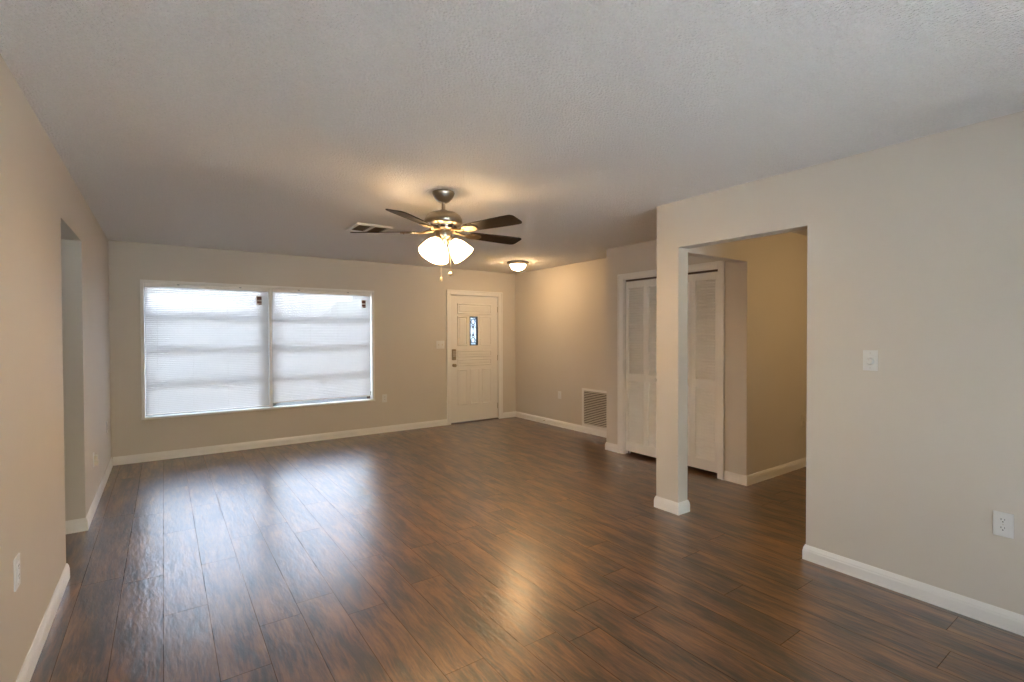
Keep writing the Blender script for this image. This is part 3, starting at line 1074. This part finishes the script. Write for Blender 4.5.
SHADE = [(0.024, 0.0), (0.036, -0.010), (0.054, -0.035), (0.067, -0.065), (0.077, -0.100), (0.085, -0.137), (0.083, -0.139),
         (0.075, -0.100), (0.065, -0.066), (0.052, -0.037), (0.034, -0.013), (0.022, -0.004)]
for az, lit in ((-38, True), (-158, True), (82, True)):  # rear shade's glow is added to brighten the far wall and ceiling
    mt = Matrix.Rotation(math.radians(az), 4, 'Z') @ Matrix.Translation((0.062, 0, Z(2.088))) @ Matrix.Rotation(math.radians(-38), 4, 'Y')
    sh = MB().lathe(SHADE, 36, mt, closed=True).build('lamp_shade', M['fan_lit'] if lit else M['frosted'], fan, smooth=True)
    part_label(sh, 'lit frosted bell shade' if lit else 'unlit frosted bell shade')
    MB().lathe([(0, 0.026), (0.012, 0.026), (0.026, 0.016), (0.029, 0.0), (0.028, -0.010), (0.022, -0.010), (0.020, -0.002), (0, -0.002)], 24, mt).tube(
        [(0.0, 0, Z(2.085)), (0.05, 0, Z(2.092))], 0.011, 10, Matrix.Rotation(math.radians(az), 4, 'Z')).build('shade_fitter', M['nickel'], sh, smooth=True)
    MB().lathe([(0, -0.004), (0.012, -0.006), (0.014, -0.03), (0.026, -0.055), (0.028, -0.072), (0.020, -0.090), (0, -0.098)], 20, mt).build(
        'bulb', M['bulb_lit'] if lit else M['plate'], sh, smooth=True)
for dx, z1, rb in ((-0.012, 1.812, 0.011), (0.052, 1.852, 0.016)):
    # two pull chains hang from the switch housing on the viewer's side
    ox = _R0.x * dx - _F.x * 0.045
    oy = _R0.y * dx - _F.y * 0.045
    w = MB()
    w.tube([(ox, oy, Z(2.115)), (ox, oy, Z(z1))], 0.0022, 6)
    pc = w.build('pull_chain', M['chain'], fan)
    MB().lathe([(0, 0.012), (0.004, 0.010), (rb * 0.7, 0.002), (rb, -0.008), (rb * 0.75, -0.018), (0, -0.022)], 16, Matrix.Translation((ox, oy, Z(z1)))).build('pull_knob', M['chain'], pc, smooth=True)

# ------------------------------------------------------------------ flush dome lights
def dome(p, mat, label):
    r = tag(root('dome_light', p), label, 'ceiling light')
    MB().lathe([(0, 0), (0.150, 0), (0.156, -0.005), (0.155, -0.022), (0.146, -0.034), (0.128, -0.042), (0.113, -0.043), (0.113, -0.028), (0, -0.028)], 48).build('base_ring', M['nickel'], r, smooth=True)
    MB().lathe([(0.1128, -0.030), (0.112, -0.046), (0.104, -0.070), (0.088, -0.094), (0.062, -0.112), (0.032, -0.122), (0, -0.125)], 48).build('glass_dome', mat, r, smooth=True)
    MB().lathe([(0, -0.122), (0.009, -0.124), (0.010, -0.130), (0.005, -0.136), (0, -0.138)], 16).build('finial', M['nickel'], r, smooth=True)
    return r


dome((4.135, 5.70, H), M['dome_lit'], 'lit flush dome ceiling light near the front door')
dome((5.0, 1.0, H), M['hall_lit'], 'lit flush dome ceiling light inside the side hall')

# ------------------------------------------------------------------ outside
tag(MB().box((-70, YF + 0.2, -0.25), (70, 90, -0.12)).build('ground', M['asphalt']), 'pale paved ground outside the window', 'ground', kind='structure')
tag(MB().box((-70, -60, -0.25), (70, YB - 0.2, -0.12)).build('patio', M['concrete']), 'added pale ground behind the house, bouncing sunlight onto the ceiling', 'ground', kind='structure')  # added out of view, kept pale to throw sunlight up through the slider
tag(MB().box((-12, -6.8, -0.12), (14, -6.4, 3.0)).build('wall_sky_block', M['hedge']), 'added unseen dark hedge blocking low sky from the far wall', 'wall', kind='structure')  # added out of view to keep low sky light off the far wall
pp = tag(root('porch_post', (2.90, 8.6, -0.12)), 'pale porch post seen through right end of the right blind', 'post')
MB().box((-0.16, -0.16, 0.0), (0.16, 0.16, 2.75), 0.01).build('shaft', M['stucco'], pp)
MB().box((-0.2, -0.2, 0.0), (0.2, 0.2, 0.12), 0.015).build('base', M['stucco'], pp)
MB().box((-0.2, -0.2, 2.62), (0.2, 0.2, 2.75), 0.015).build('capital', M['stucco'], pp)

hs = tag(root('house', (-1.0, 38.0, -0.12)), 'pale hip-roofed house across the street, faint through left blind', 'house')
MB().box((-6.4, 0, 0), (6.4, 8, 2.75)).build('wall', M['stucco'], hs)
t = bmesh.new()
_e4 = [t.verts.new(p) for p in ((-7.0, -0.6, 2.75), (7.0, -0.6, 2.75), (7.0, 8.6, 2.75), (-7.0, 8.6, 2.75))]
_r2 = [t.verts.new(p) for p in ((-3.6, 4.0, 4.45), (3.7, 4.0, 4.45))]
for f3 in ((_e4[0], _e4[1], _r2[1], _r2[0]), (_e4[2], _e4[3], _r2[0], _r2[1]), (_e4[1], _e4[2], _r2[1]), (_e4[3], _e4[0], _r2[0]), (_e4[3], _e4[2], _e4[1], _e4[0])):
    t.faces.new(f3)
bmesh.ops.recalc_face_normals(t, faces=t.faces[:])
MB()._merge(t).build('roof', M['roofing'], hs)
for x in (-4.0, 0.6):
    f2 = MB().box((x - 0.9, -0.06, 0.9), (x + 0.9, 0.0, 2.1)).build('window', M['trim'], hs)
    MB().box((x - 0.8, -0.08, 1.0), (x + 0.8, -0.06, 2.0)).build('pane', M['dark_glass'], f2)
MB().box((2.6, -0.06, 0), (5.6, 0.0, 2.2)).build('garage_door', M['trim'], hs)

rnd = random.Random(3)
for (x, y, s, lab) in ((12.4, 41, 1.0, 'round tree across the street, faint through the right blind'),):
    t = tag(root('tree', (x, y, -0.12)), lab, 'tree')
    MB().tube([(0, 0, 0), (0.1, 0, 1.2), (0.0, 0.1, 2.4)], [0.2, 0.16, 0.1], 10).build('trunk', M['bark'], t)
    w = MB()
    for k in range(60):
        a, e = rnd.uniform(0, 2 * PI), rnd.uniform(-0.5, 1.2)
        q = rnd.uniform(0.5, 1.0)
        w.ball((1.7 * q * math.cos(a) * math.cos(e), 1.7 * q * math.sin(a) * math.cos(e), 2.9 + 1.1 * q * math.sin(e)), rnd.uniform(0.3, 0.55), n=5)
    w.build('crown', M['leaf'], t)

# portals at the two daylight openings so the sky is sampled well
for nm, loc, rot, sx, sy in (('window_portal', (wx, YF + 0.23, (WZ0 + WZ1) / 2), (-PI / 2, 0, 0), ww, wh),
                             ('slider_portal', ((SX0 + SX1) / 2, YB - 0.18, SZ1 / 2), (PI / 2, 0, 0), Wd, SZ1)):
    la = bpy.data.lights.new(nm, 'AREA')
    la.shape = 'RECTANGLE'
    la.size, la.size_y = sx, sy
    la.cycles.is_portal = True
    lo = bpy.data.objects.new(nm, la)
    lo.location = loc
    lo.rotation_euler = rot
    C.objects.link(lo)
